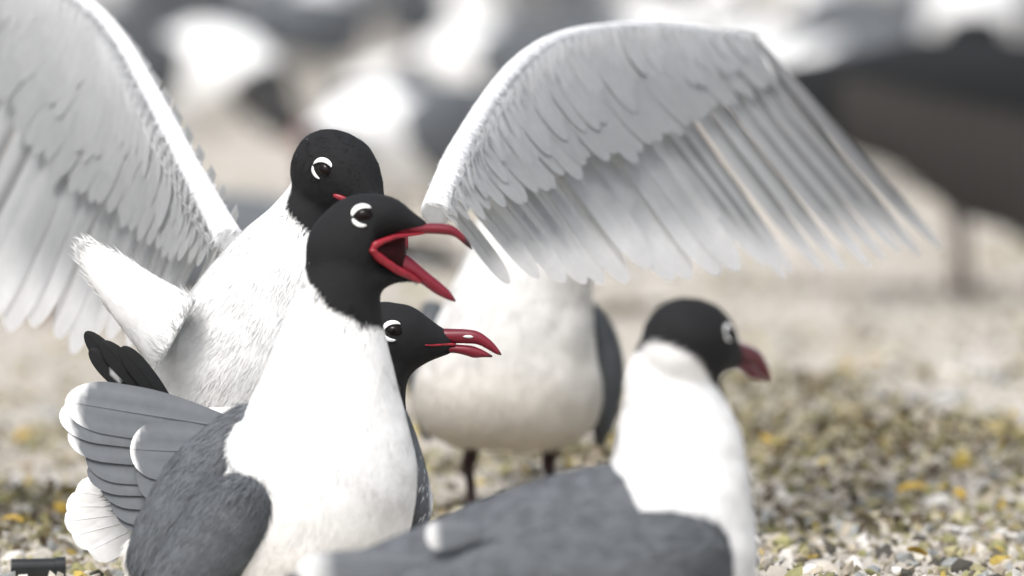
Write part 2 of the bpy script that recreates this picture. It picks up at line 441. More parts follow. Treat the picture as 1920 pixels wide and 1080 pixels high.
def leg(parent, hip, foot, fwd):
    hip, foot, fwd = Vector(hip), Vector(foot), Vector(fwd).normalized()
    foot = Vector((foot.x, foot.y, gz(foot.x, foot.y)+0.004))
    knee = hip.lerp(foot, 0.35) - fwd*0.008
    V, F = tube([hip, knee, hip.lerp(foot, 0.6)-fwd*0.003, foot], [.006, .0042, .0032, .0038])
    o = mesh_obj('leg', V, F, M_LEG, parent)
    s = fwd.cross(Vector((0, 0, 1)))
    c0 = foot + Vector((0, 0, -0.002)); tips = [c0 + (fwd*math.cos(a)+s*math.sin(a))*0.038 for a in (-.55, 0, .55)]
    web = [c0 - fwd*0.006] + [tips[0], tips[0].lerp(tips[1], .5)-fwd*.006, tips[1], tips[1].lerp(tips[2], .5)-fwd*.006, tips[2]]
    V = [v[:] for v in web] + [(v+Vector((0, 0, .003)))[:] for v in web]; F = [(5, 4, 3, 2, 1, 0), (6, 7, 8, 9, 10, 11)] + [(i, (i+1) % 6, (i+1) % 6+6, i+6) for i in range(6)]
    mesh_obj('foot', V, F, M_LEG, o, smooth=False)
    return o
def flow_from(pts):
    pts = [Vector(p) for p in pts]; out = []
    for i, p in enumerate(pts):
        d = (pts[min(i+1, len(pts)-1)]-pts[max(i-1, 0)]).normalized(); out.append((p, d))
    return out
def gbase(px, y): p = P(px, 540, y); return Vector((p.x, y, gz(p.x, y)))
def const(c): return lambda p: np.repeat(np.asarray(c)[None], len(p), 0)
def shell(parent, name, parts, colf, flow, voxel=0.0022, smooth=5, mat=None, count=5000, length=.007, width=.0009, lift=.10, ruf=0.0003):
    V, N, F = remesh(parts, voxel, smooth); V = ruffle(V, N, ruf, 90)
    o = mesh_obj(name, V, F, mat or M_PLUM, parent, colf(V))
    if count: fuzz('contour_feathers', V, N, F, colf, flow, count, length, width, lift, M_FUZZ, o)
    return o, (V, N, F)
def noisy_grey(c0=GREY, amp=0.07, sc=45):
    def f(p):
        k = np.array([noise.noise(Vector(q)*sc) for q in p])
        return np.asarray(c0)[None]*(1+amp*k)[:, None]
    return f

GROUP_GULLS = None
# ================================================================== gull A : the calling gull in front
YA = -0.14
A = thing('laughing_gull', 'calling gull with wide open red bill and stretched white neck, grey wings folded', 'gull', gbase(560, YA))
R_ = [prow(*r, YA) for r in [(400, 1190, 640, 1190, 70), (340, 1130, 690, 1135, 140), (330, 1060, 745, 1060, 175), (350, 970, 778, 960, 185), (396, 880, 782, 875, 178), (445, 790, 762, 785, 156),
      (486, 712, 742, 706, 126), (520, 630, 722, 622, 100), (548, 560, 714, 556, 86), (572, 500, 718, 505, 74), (600, 450, 724, 460, 60)]]
neck = loft(R_, 60, 32)
MA = head_matrix(P(683, 402, YA), 0, 0)
SK = [(-108, -55, -95, 18), (-100, -32, -118, 38), (-80, -4, -146, 56), (-50, 24, -160, 68), (-20, 37, -156, 73), (5, 40, -140, 70), (20, 40, -90, 64)]
skull = head_loft(MA, SK)
snout = head_loft(MA, [(0, 39, -50, 66), (25, 38, -48, 60), (50, 34, -38, 50), (72, 22, -34, 38), (92, 4, -34, 26), (108, -8, -34, 17), (118, -16, -32, 10)], 24)
def jawrow(tx, tz, bx, bz, h): return (MA @ Vector((tx*U, 0, tz*U)), MA @ Vector((bx*U, 0, bz*U)), Vector((0, h*U, 0)))
jaw = loft([jawrow(0, -70, -30, -160, 60), jawrow(22, -80, 8, -158, 52), jawrow(45, -92, 30, -142, 40), jawrow(68, -104, 58, -128, 28), jawrow(92, -116, 84, -124, 16), jawrow(108, -124, 104, -130, 8)], 24, 20)
rear = loft([prow(470, 870, 520, 1090, 130, YA, .0), prow(380, 910, 400, 1130, 125, YA, .01), prow(300, 960, 320, 1130, 100, YA, .02), prow(230, 1020, 240, 1120, 60, YA, .03)], 24, 24)
tuft = loft([prow(440, 790, 490, 790, 20, YA-.020), prow(424, 840, 505, 840, 30, YA-.034), prow(436, 885, 515, 885, 28, YA-.042), prow(465, 922, 515, 925, 14, YA-.046)], 24, 20)
V, N, F = remesh([neck, skull, snout, jaw, rear, tuft], 0.0021, 7)
V = ruffle(V, N, 0.0007, 38, 3.1)
Mi = np.array(MA.inverted())
def colA(p):
    p = np.asarray(p); q = (p @ Mi[:3, :3].T + Mi[:3, 3])/U
    wob = np.array([noise.noise(Vector(v)*70) for v in p])*12
    # boundary runs from the nape down to the throat
    line = -84 - 122*np.clip((q[:, 0]+112)/112, 0, 1)**0.55
    t = np.clip((q[:, 2]-line+wob)/8+0.5, 0, 1)[:, None]
    k = np.clip((P(0, 900, YA).z-p[:, 2])/0.07, 0, 1)[:, None]*0.55  # underside shading and ground reflection painted as a cream fade downwards
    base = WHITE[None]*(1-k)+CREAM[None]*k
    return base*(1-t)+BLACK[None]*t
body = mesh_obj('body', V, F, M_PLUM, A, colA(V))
flowA = flow_from([P(780, 420, YA-.03), P(700, 400, YA-.03), P(640, 470, YA-.03), P(610, 600, YA-.03), P(610, 700, YA-.04), P(600, 850, YA-.05), P(560, 1000, YA-.05), P(480, 1150, YA)])
hl = lambda p: np.where(((p-np.array(P(700, 430, YA)))**2).sum(1) < 0.045**2, 0.5, 1.0)
fuzz('contour_feathers', V, N, F, colA, flowA, 42000, .0065, .0009, .08, M_FUZZ, body, lenf=hl)
eyes(MA, V, F, A, 17)
# open bill: px relative to the eye (683,402)
def q(px, py): return (px-683, 402-py)
Vb, Fb, Cb = mandible(MA, [q(745, 400), q(782, 416), q(806, 418), q(830, 419), q(848, 424), q(863, 436), q(876, 452), q(882, 466)],
                      [q(735, 440), q(770, 440), q(798, 438), q(826, 439), q(845, 442), q(857, 449), q(870, 460), q(880, 467)], [30, 21, 16, 13, 11, 8, 5, 1.5], (0.74, np.array([.03, .012, .014])))
up = mesh_obj('upper_mandible', Vb, Fb, M_BILL, A, Cb)
Vb, Fb, Cb = mandible(MA, [q(752, 470), q(766, 478), q(780, 490), q(800, 508), q(822, 526), q(840, 543), q(851, 560)],
                      [q(728, 506), q(748, 514), q(768, 520), q(788, 530), q(812, 547), q(834, 558), q(850, 563)], [20, 19, 17, 14, 10, 7, 2], (0.9, np.array([.06, .008, .01])))
lo = mesh_obj('lower_mandible', Vb, Fb, M_BILL, A, Cb)
# gape: red skin rim on both cheeks and the dark throat between
for sd_ in (-1, 1):
    pts = [(q(792, 436), 12), (q(768, 439), 24), (q(742, 441), 40), (q(718, 449), 54), (q(702, 457), 62), (q(699, 464), 63), (q(708, 476), 58), (q(726, 490), 48), (q(746, 504), 36), (q(766, 514), 26), (q(786, 526), 15)]
    Vt, Ft = tube([MA @ Vector((a[0]*U, sd_*h*U, a[1]*U)) for a, h in pts], [.0008, .0010, .0013, .0017, .0021, .0024, .0024, .0024, .0023, .0019, .0010], 40, 10)
    mesh_obj('gape', Vt, Ft, M_GAPE, A)
thr = loft([(MA @ Vector((x*U, 0, t*U)), MA @ Vector((x*U, 0, b*U)), Vector((0, h*U, 0))) for x, t, b, h in
            [(6, -50, -66, 46), (24, -40, -88, 59), (42, -35, -102, 47), (58, -34, -110, 36), (70, -35, -112, 24), (76, -40, -104, 12)]], 20, 20)
mesh_obj('throat', thr[0], thr[1], M_MOUTH, A)
# mantle, folded wings
gA = noisy_grey(GREY)
fl = flow_from([P(480, 750, YA), P(400, 830, YA), P(300, 950, YA), P(240, 1080, YA)])
mrows = [prow(*r, YA, .0) for r in [(472, 752, 490, 772, 12), (438, 764, 492, 822, 50), (380, 804, 480, 890, 84), (322, 858, 470, 960, 100), (276, 930, 450, 1030, 105), (246, 1000, 440, 1090, 100), (238, 1060, 420, 1150, 90), (270, 1130, 400, 1190, 60)]]
shell(A, 'mantle', [loft(mrows, 40, 28)], gA, fl, count=9000, length=.010, width=.0014, lift=.05)
wrows = [prow(*r, YA-.044, .0) for r in [(468, 884, 500, 905, 14), (432, 888, 516, 948, 46), (388, 912, 508, 1004, 58), (340, 962, 472, 1056, 60), (296, 1030, 428, 1110, 56), (270, 1100, 380, 1160, 46), (260, 1160, 330, 1190, 24)]]
wA, wAm = shell(A, 'wing', [loft(wrows, 40, 24)], gA, fl, count=8000, length=.010, width=.0014, lift=.05)
frows = [prow(*r, YA+.03, .0) for r in [(752, 765, 764, 768, 6), (756, 820, 784, 822, 16), (760, 880, 801, 880, 22), (764, 940, 812, 935, 22), (764, 985, 806, 980, 16), (764, 1010, 785, 1010, 6)]]
gfar = lambda p: GREY[None]*np.ones((len(p), 1)) + (np.array([.6, .6, .6])[None])*np.clip((p[:, 0:1]-P(0, 0, 0).x*0-np.interp(p[:, 2], [P(0, 1000, YA).z, P(0, 900, YA).z, P(0, 780, YA).z], [P(806, 0, YA).x, P(800, 0, YA).x, P(790, 0, YA).x])[:, None])/0.002, 0, 1)
shell(A, 'wing', [loft(frows, 30, 16)], gfar, fl, voxel=.0016, count=1200, length=.006)
leg(A, P(560, 1150, YA), gbase(590, YA), (1, -.5, 0)); leg(A, P(500, 1150, YA+.03), gbase(510, YA+.04), (1, -.5, 0))
# ================================================================== gull C : under the mating pair
YC = 0.06
C = thing('laughing_gull', 'crouching gull with slightly parted red bill, dark hood half hidden by the calling gull', 'gull', gbase(560, YC))
def vrow(x, t, b, r, y, dy=0): return prow(x, t, x, b, r, y, dy)
bodyC = loft([vrow(225, 800, 900, 30, YC), vrow(300, 775, 1000, 95, YC), vrow(430, 760, 1080, 140, YC), vrow(580, 750, 1110, 160, YC), vrow(680, 760, 1110, 150, YC), vrow(745, 800, 1070, 105, YC), vrow(785, 860, 990, 50, YC)], 40, 28)
neckC = loft([prow(560, 950, 775, 960, 120, YC), prow(590, 850, 775, 850, 105, YC), prow(622, 770, 762, 775, 85, YC), prow(634, 700, 764, 720, 72, YC), prow(640, 640, 790, 672, 62, YC)], 34, 26)
MC = head_matrix(P(743, 618, YC), -4, 0)
V, N, F = remesh([bodyC, neckC, head_loft(MC)], 0.0022, 7); V = ruffle(V, N, .0006, 70, 1)
colC = hood_fn(MC, .40, .917, -150, cream=(P(0, 900, YC).z, .08, CREAM))
body = mesh_obj('body', V, F, M_PLUM, C, colC(V))
flowC = flow_from([P(840, 640, YC), P(760, 600, YC), P(700, 660, YC), P(690, 780, YC), P(650, 900, YC), P(500, 950, YC), P(250, 900, YC)])
hlC = lambda p: np.where(((p-np.array(P(770, 630, YC)))**2).sum(1) < 0.05**2, 0.48, 1.0)
fuzz('contour_feathers', V, N, F, colC, flowC, 26000, .006, .0009, .09, M_FUZZ, body, lenf=hlC)
eyes(MC, V, F, C, 16)
for nm, d in (('upper_mandible', BILL_UP), ('lower_mandible', BILL_LO)):
    Vb, Fb, Cb = mandible(MC, d['top'], d['bot'], d['hw'], (0.86, np.array([.05, .012, .014])))
    mesh_obj(nm, Vb, Fb, M_BILL, C, Cb)
for sd_ in (-1, 1):
    Vt, Ft = tube([MC @ Vector((x*U, sd_*h*U, z*U)) for x, z, h in [(112, -27, 12), (96, -27, 17.5), (82, -27.5, 26), (70, -28, 33), (58, -27, 42)]], [.0008, .0008, .0007, .0006, .0003], 14, 8)
    mesh_obj('gape', Vt, Ft, M_GAPE, C)
for sd_ in (-1, 1):
    Vt, Ft = tube([MC @ Vector((x*U, sd_*h*U, z*U)) for x, z, h in [(128, -12, 12.6), (134, -12.2, 12.4), (142, -12.6, 11.6), (147, -13, 10.8)]], [.0002, .0008, .0008, .0002], 10, 8)
    mesh_obj('nostril_glint', Vt, Ft, M_LID, C)  # pale spot painted for the light showing through the nostril
# folded wing: dark body of the wing, tertials with white tips, black primaries
wr = [prow(*r, YC-.05) for r in [(640, 800, 660, 980, 30), (520, 780, 540, 1040, 50), (400, 775, 420, 1060, 55), (300, 770, 310, 1030, 46), (220, 770, 240, 980, 30), (175, 780, 195, 920, 14)]]
wC, wCm = shell(C, 'wing', [loft(wr, 34, 24)], noisy_grey(GREY), flow_from([P(640, 800, YC), P(400, 850, YC), P(180, 850, YC)]), count=6000, length=.010, width=.0014, lift=.05)
def tert(t0):
    def f(t, u):
        c = GREY*1.0*(1+0.12*math.sin(u*9+t*3))
        return mixc(c, WHITE, (t-t0+0.05*u*u)/0.04)
    return f
yw = YC-.078
for i, (b, tp, wd, t0) in enumerate([((420, 800), (122, 750), .028, .90), ((410, 812), (118, 782), .026, .91), ((400, 840), (128, 818), .028, .93), ((410, 870), (156, 852), .028, 1.5), ((410, 890), (168, 882), .028, 1.5), ((420, 910), (184, 908), .028, 1.5), ((420, 930), (202, 936), .028, 1.5), ((420, 945), (222, 962), .026, 1.5)]):
    feather(wC, M_FEATH, P(*b, yw-.006+.0008*i), P(tp[0]+random.uniform(-8, 8), tp[1]+random.uniform(-6, 6), yw-.006+.0009*i), (-.1, -1, .06), wd*random.uniform(.95, 1.1), camber=.03, bend=.02, round_=.72, colf=tert(t0), nl=16, nw=7, soft=(-.2, -.85, .45))
for i, (b, tp, wd, t0) in enumerate([((450, 850), (244, 842), .034, .945), ((460, 890), (256, 892), .036, 1.5), ((470, 925), (276, 940), .034, 1.5)]):
    feather(wC, M_FEATH, P(*b, yw-.012+.0008*i), P(*tp, yw-.012+.0009*i), (-.1, -1, .06), wd, camber=.03, bend=.03, round_=.72, colf=tert(t0), nl=16, nw=7, soft=(-.2, -.85, .45))
for i, (b, tp, wd) in enumerate([((300, 790), (160, 622), .013), ((310, 790), (168, 655), .013), ((320, 780), (190, 640), .013), ((330, 780), (228, 650), .012)]):
    feather(wC, M_FEATH, P(*b, YC-.03-.002*i), P(*tp, YC-.03-.002*i), (.1, -1, .1), wd, camber=.06, bend=.03, round_=.70, colf=lambda t, u, i=i: mixc(PRIM*.6, WHITE, 1 if (i == 1 and .62 < t < .72 and abs(u) < .4) else 0), nl=16)
tl = mesh_obj('tail', *loft([prow(*r, YC-.02) for r in [(330, 880, 340, 1010, 22), (250, 905, 270, 1020, 14), (190, 930, 215, 1015, 7)]], 16, 16), M_PLUM, C, np.repeat(WHITE[None], 16*16+2, 0))
for i in range(6):
    t = i/5
    feather(tl, M_FEATH, P(300, 940+30*t, YC-.035-.002*i), P(168-62*math.sin(t*2.4)+40*t*t, 895+140*t, YC-.04-.002*i), (0, -1, .3), .021, camber=.06, bend=.02, round_=.82, colf=lambda t_, u: WHITE, nl=10)
wr = [prow(*r, YC+.05) for r in [(640, 800, 660, 980, 30), (520, 780, 540, 1040, 50), (400, 775, 420, 1060, 55), (300, 790, 310, 1030, 46), (230, 800, 250, 960, 20)]]
shell(C, 'wing', [loft(wr, 30, 20)], noisy_grey(GREY), flowC, count=0)
leg(C, P(600, 1085, YC-.03), gbase(620, YC-.03), (1, -.1, 0)); leg(C, P(560, 1085, YC+.03), gbase(590, YC+.03), (1, -.1, 0))

# ================================================================== gull B : on top, wings beating
YB = 0.10
B = thing('laughing_gull', 'gull mounted on the crouching gull with both pale wings spread and raised', 'gull', gbase(450, YB))
rows = [(600, 300, 690, 350, 45), (566, 322, 690, 392, 62), (532, 362, 680, 440, 72), (492, 402, 662, 508, 90), (430, 458, 645, 606, 118), (368, 532, 618, 706, 146), (312, 616, 560, 790, 150), (262, 690, 470, 820, 120), (282, 768, 390, 815, 60)]
neckB = loft([prow(*r, YB) for r in rows], 50, 30)
MB = head_matrix(P(652, 316, YB-.017), -42, 31, 0, 1.05)
V, N, F = remesh([neckB, head_loft(MB)], 0.0022, 8); V = ruffle(V, N, .0010, 50, 9)
colB0 = hood_fn(MB, .72, .69, -100, rad=(-2, -22, 108))
def colB(p):
    c = colB0(p); k = np.clip((P(0, 640, YB).z-p[:, 2])/0.06, 0, 1)[:, None]*0.30
    w_ = (c.mean(1) > .5)[:, None]
    return np.where(w_, c*(1-k)+CREAM[None]*k, c)
body = mesh_obj('body', V, F, M_PLUM, B, colB(V))
flowB = flow_from([P(710, 330, YB-.05), P(640, 250, YB-.04), P(570, 330, YB-.03), P(540, 420, YB-.03), P(490, 560, YB-.04), P(400, 700, YB-.04), P(330, 790, YB-.03)])
hlB = lambda p: np.where(((p-np.array(P(640, 320, YB)))**2).sum(1) < 0.05**2, 0.48, np.where(p[:, 2] < P(0, 720, YB).z, 1.7, 1.0))
fuzz('contour_feathers', V, N, F, colB, flowB, 36000, .008, .0010, .11, M_FUZZ, body, lenf=hlB)
eyes(MB, V, F, B, 16)
for nm, d in (('upper_mandible', BILL_UP), ('lower_mandible', BILL_LO)):
    Vb, Fb, Cb = mandible(MB, d['top'], d['bot'], d['hw'], (0.86, np.array([.05, .012, .014])))
    mesh_obj(nm, Vb, Fb, M_BILL, B, Cb)
for sd_ in (-1, 1):
    Vt, Ft = tube([MB @ Vector((x*U, sd_*h*U, z*U)) for x, z, h in [(92, -28, 17), (70, -29, 32), (48, -30, 47), (36, -32, 53)]], [.0012, .0016, .0018, .0010], 14, 8)
    mesh_obj('gape', Vt, Ft, M_GAPE, B)
# tail
tr = loft([prow(*r, YB-.045) for r in [(370, 560, 290, 700, 70), (300, 520, 245, 640, 42), (235, 480, 192, 568, 20), (190, 456, 155, 510, 9), (168, 449, 148, 478, 4)]], 30, 22)
tl, _ = shell(B, 'tail', [tr], const(WHITE), flow_from([P(330, 620, YB), P(150, 460, YB)]), count=3500, length=.010, width=.0013, lift=.05)

def spread_wing(parent, skel, tips, nsec, nprim):
    """skel: shoulder..wrist..hand end (world); tips: curve through the feather tips"""
    sk = catmull([list(p) for p in skel], 60); tc = catmull([list(p) for p in tips], 60)
    ln = np.concatenate([[0], np.cumsum(np.linalg.norm(np.diff(sk, axis=0), axis=1))]); ln /= ln[-1]
    lt = np.concatenate([[0], np.cumsum(np.linalg.norm(np.diff(tc, axis=0), axis=1))]); lt /= lt[-1]
    at = lambda c, l, t: Vector([np.interp(t, l, c[:, k]) for k in range(3)])
    n = nsec+nprim
    def nrm(t):                                   # the wing's own surface normal, towards the underside
        d = at(tc, lt, t)-at(sk, ln, t); e = at(sk, ln, min(1, t+.15))-at(sk, ln, max(0, t-.15)) + at(tc, lt, min(1, t+.15))-at(tc, lt, max(0, t-.15))
        q = d.cross(e).normalized(); return q if q.y < 0 else -q
    rad = np.interp(np.linspace(0, 1, 12), [0, .15, .5, .8, 1], [.009, .0065, .0045, .003, .0015])
    arm = tube([at(sk, ln, t) for t in np.linspace(0, 1, 12)], list(rad), 44, 14)
    wing, wm = shell(parent, 'wing', [arm], const(np.array([.76, .765, .77])), [(at(sk, ln, t), (at(tc, lt, t)-at(sk, ln, t)).normalized()) for t in np.linspace(0, 1, 9)],
                     voxel=.0015, smooth=3, count=2500, length=.006, width=.0016, lift=.01)
    jit = lambda a: Vector((random.gauss(0, a), random.gauss(0, a), random.gauss(0, a)))
    for i in range(2, n):
        t = i/(n-1); prim = i >= nsec; k = (i-nsec)/max(1, nprim-1)
        b = at(sk, ln, t*0.99); tp = at(tc, lt, t)+jit(.0025); nn = nrm(t)
        off = -nn*.0009*(i-n)
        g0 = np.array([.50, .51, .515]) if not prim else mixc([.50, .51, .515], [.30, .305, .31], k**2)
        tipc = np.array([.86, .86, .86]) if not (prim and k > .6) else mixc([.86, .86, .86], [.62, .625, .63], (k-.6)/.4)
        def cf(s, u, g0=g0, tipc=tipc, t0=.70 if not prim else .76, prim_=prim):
            c = g0*(1.06+.16*max(0, u)-(.50 if prim_ else .10)*max(0, min(1, (-u)/.6))*max(0, min(1, (s-.25)/.2)))  # one vane side darkened: overlap shade between feathers painted into the colour
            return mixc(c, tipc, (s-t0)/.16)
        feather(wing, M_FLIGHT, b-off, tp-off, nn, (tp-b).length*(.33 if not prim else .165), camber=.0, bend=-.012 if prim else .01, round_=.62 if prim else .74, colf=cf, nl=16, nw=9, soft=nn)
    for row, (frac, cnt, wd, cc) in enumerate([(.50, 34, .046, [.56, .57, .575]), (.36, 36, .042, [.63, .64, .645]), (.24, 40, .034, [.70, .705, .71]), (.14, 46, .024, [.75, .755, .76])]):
        for i in range(cnt):
            t = (i+.5*(row % 2))/cnt*.96
            b = at(sk, ln, t); e = at(tc, lt, t); tp = b.lerp(e, frac*(1-.62*max(0, t-.5)/.5)*random.uniform(.93, 1.07))+jit(.001); nn = nrm(t); b = b.lerp(e, .025)
            off = nn*(.0012*(row+1)+.00012*(cnt-i)+(0, .3, .7, 1.0)[row]*float(np.interp(t, np.linspace(0, 1, 12), rad)))
            cj = np.array(cc)*random.uniform(.98, 1.02)
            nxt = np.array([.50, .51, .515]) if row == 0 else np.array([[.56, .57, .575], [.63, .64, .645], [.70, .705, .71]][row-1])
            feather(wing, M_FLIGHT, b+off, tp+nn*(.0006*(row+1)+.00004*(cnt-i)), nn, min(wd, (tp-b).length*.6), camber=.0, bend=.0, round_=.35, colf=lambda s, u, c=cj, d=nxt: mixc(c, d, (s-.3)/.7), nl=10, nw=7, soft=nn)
    return wing
spread_wing(B, [P(815, 400, .16), P(850, 305, .21), P(930, 170, .32), P(1030, 80, .42), P(1200, 50, .56), P(1420, 66, .74)],
            [P(905, 455, .16), P(985, 488, .20), P(1100, 500, .27), P(1260, 500, .38), P(1420, 500, .49), P(1570, 496, .60), P(1690, 488, .69), P(1768, 474, .76)], 13, 10)
spread_wing(B, [P(430, 450, .16), P(360, 320, .27), P(270, 150, .42), P(190, 30, .55), P(40, -60, .69), P(-180, -90, .84)],
            [P(350, 560, .20), P(285, 600, .26), P(200, 632, .34), P(110, 628, .43), P(0, 606, .52), P(-140, 560, .62), P(-330, 490, .74), P(-480, 380, .84)], 13, 10)
for px in (430, 500):
    Vt, Ft = tube([P(px, 790, YB), P(px-6, 815, YB), P(px+4, 840, YB-.005)], [.006, .004, .0035]); mesh_obj('leg', Vt, Ft, M_LEG, B)

# ================================================================== gull D : standing behind, breast to us
YD = 0.72
D = thing('laughing_gull', 'standing gull showing rounded white belly and thin dark legs behind the beating wing', 'gull', gbase(960, YD))
rows = [(950, 190, 1050, 200, 55), (930, 270, 1065, 270, 75), (912, 350, 1085, 350, 95), (888, 430, 1106, 430, 115), (862, 500, 1113, 500, 130), (828, 580, 1112, 580, 145), (795, 660, 1118, 660, 155), (774, 735, 1128, 735, 155), (790, 800, 1112, 800, 130), (860, 840, 1050, 842, 70)]
MD = head_matrix(P(1010, 215, YD-.02), -50, 0)
V, N, F = remesh([loft([prow(*r, YD) for r in rows], 50, 32), head_loft(MD)], .0026, 7); V = ruffle(V, N, .0010, 45, 4)
colD0 = hood_fn(MD)
def colD(p):
    c = colD0(p); k = (np.clip((P(0, 600, YD).z-p[:, 2])/0.075, 0, 1)**1.2)[:, None]*0.55  # belly shading and sand bounce painted in, along with a slight warm tint
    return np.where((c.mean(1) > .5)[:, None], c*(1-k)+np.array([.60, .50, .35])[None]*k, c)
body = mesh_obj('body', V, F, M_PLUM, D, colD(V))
flD = flow_from([P(1000, 250, YD), P(990, 400, YD-.03), P(960, 600, YD-.04), P(950, 740, YD-.04), P(950, 850, YD)])
fuzz('contour_feathers', V, N, F, colD, flD, 16000, .009, .0012, .11, M_FUZZ, body)
eyes(MD, V, F, D, 17)
for nm, d in (('upper_mandible', BILL_UP), ('lower_mandible', BILL_LO)):
    Vb, Fb, Cb = mandible(MD, d['top'], d['bot'], d['hw'], (0.86, np.array([.05, .012, .014]))); mesh_obj(nm, Vb, Fb, M_BILL, D, Cb)
for rr in ([(1100, 560, 1120, 570, 14), (1085, 620, 1156, 624, 60), (1088, 690, 1170, 694, 80), (1100, 760, 1160, 765, 70), (1112, 812, 1142, 816, 36), (1118, 832, 1130, 834, 8)], [(800, 560, 830, 570, 14), (770, 620, 830, 624, 50), (762, 690, 820, 694, 70), (775, 760, 820, 765, 60), (785, 812, 815, 816, 30)]):
    wD, _ = shell(D, 'wing', [loft([prow(*r, YD+.045) for r in rr], 30, 20)], noisy_grey(GREY), flD, count=2500, length=.009, width=.0013)
tl = loft([prow(900, 720, 1020, 720, 40, YD+.07), (P(900, 740, YD+.16), P(1020, 740, YD+.16), Vector((0, 0, .012))), (P(890, 750, YD+.22), P(1030, 750, YD+.22), Vector((0, 0, .004)))], 16, 16)
mesh_obj('tail', tl[0], tl[1], M_PLUM, D, np.repeat(WHITE[None], len(tl[0]), 0))
leg(D, P(890, 828, YD), gbase(884, YD), (.5, -1, 0)); leg(D, P(1036, 828, YD), gbase(1044, YD), (.5, -1, 0))

# ================================================================== gull E : right foreground, turned away
YE = -0.56
E = thing('laughing_gull', 'gull seen from behind with smooth grey back, dark hood turned aside and maroon bill', 'gull', gbase(1150, YE))
rows = [(1215, 610, 1330, 650, 50), (1190, 652, 1344, 706, 74), (1172, 704, 1362, 748, 90), (1166, 772, 1388, 806, 108), (1150, 852, 1404, 884, 134), (1122, 930, 1416, 974, 170), (1100, 1010, 1422, 1064, 188), (1110, 1110, 1404, 1160, 185), (1170, 1210, 1350, 1230, 120)]
neckE = loft([prow(*r, YE) for r in rows], 50, 30)
belE = loft([vrow(1290, 960, 1250, 150, YE), vrow(1100, 960, 1270, 170, YE), vrow(900, 1000, 1260, 150, YE), vrow(720, 1060, 1200, 90, YE), vrow(640, 1080, 1150, 40, YE)], 30, 24)
ME = head_matrix(P(1312, 622, YE+.0), 48, 13, 0, 1.02)
V, N, F = remesh([neckE, belE, head_loft(ME)], .0025, 8); V = ruffle(V, N, .0008, 55, 2)
colE = hood_fn(ME, .40, .916, -78)
body = mesh_obj('body', V, F, M_PLUM, E, colE(V))
flE = flow_from([P(1380, 640, YE), P(1290, 570, YE), P(1230, 650, YE), P(1270, 760, YE), P(1280, 900, YE), P(1200, 1050, YE), P(900, 1150, YE)])
hlE = lambda p: np.where(((p-np.array(P(1310, 630, YE)))**2).sum(1) < 0.04**2, 0.36, 1.0)
fuzz('contour_feathers', V, N, F, colE, flE, 26000, .008, .0010, .10, M_FUZZ, body, lenf=hlE)
eyes(ME, V, F, E, 12)
for nm, d in (('upper_mandible', BILL_UP), ('lower_mandible', BILL_LO)):
    lo_ = nm == 'lower_mandible'
    Vb, Fb, Cb = mandible(ME, d['top'], [(a, b-(0 if lo_ else 3)) for a, b in d['bot']], d['hw'], (0.86, np.array([.05, .012, .014])))
    mesh_obj(nm, Vb, Fb, M_BILL, E, Cb*np.array([.55, .8, .8]))
flm = flow_from([P(1280, 900, YE), P(1100, 900, YE), P(850, 1000, YE), P(560, 1080, YE)])
mr = loft([vrow(1296, 925, 1100, 60, YE, -.02), vrow(1262, 888, 1180, 130, YE, -.01), vrow(1190, 866, 1220, 180, YE), vrow(1080, 880, 1240, 196, YE), vrow(950, 918, 1230, 186, YE), vrow(830, 968, 1200, 158, YE), vrow(700, 1022, 1160, 105, YE), vrow(600, 1056, 1120, 50, YE), vrow(540, 1076, 1100, 14, YE)], 50, 32)
gE = noisy_grey(GREY*0.95, .15, 40)
mant, mE = shell(E, 'mantle', [mr], gE, flm, voxel=.0025, count=14000, length=.012, width=.0018, lift=.04)
wr = loft([prow(*r, YE-.046) for r in [(1350, 985, 1368, 1010, 14), (1280, 962, 1376, 1050, 42), (1200, 960, 1360, 1110, 60), (1080, 975, 1220, 1160, 66), (940, 1010, 1060, 1190, 60), (800, 1050, 880, 1180, 46), (680, 1075, 720, 1150, 30), (580, 1085, 600, 1120, 12)]], 44, 24)
wE, _ = shell(E, 'wing', [wr], gE, flm, voxel=.0025, count=9000, length=.012, width=.0018, lift=.04)
def tertE(t, u): return mixc(GREY*.95, WHITE*.75, (t-.70)/.2)
for b, tp, wd in [((900, 1000), (798, 1006), .016), ((800, 1060), (556, 1074), .020)]:
    feather(wE, M_FEATH, P(*b, YE-.048), P(*tp, YE-.050), (-.2, -1, .5), wd, camber=.12, bend=.04, round_=.8, colf=tertE, nl=12)
wr = loft([prow(*r, YE+.05) for r in [(1340, 985, 1360, 1020, 14), (1280, 960, 1360, 1060, 40), (1080, 975, 1220, 1160, 50), (800, 1050, 880, 1180, 40), (600, 1085, 620, 1120, 12)]], 30, 20)
shell(E, 'wing', [wr], gE, flm, voxel=.003, count=0)
tl = loft([prow(660, 1090, 680, 1150, 60, YE), prow(540, 1085, 550, 1120, 50, YE), prow(430, 1092, 440, 1112, 44, YE)], 16, 16)
mesh_obj('tail', tl[0], tl[1], M_PLUM, E, np.repeat(WHITE[None], len(tl[0]), 0))
leg(E, P(1180, 1200, YE-.03), gbase(1190, YE-.03), (1, .4, 0)); leg(E, P(1180, 1200, YE+.03), gbase(1200, YE+.03), (1, .4, 0))

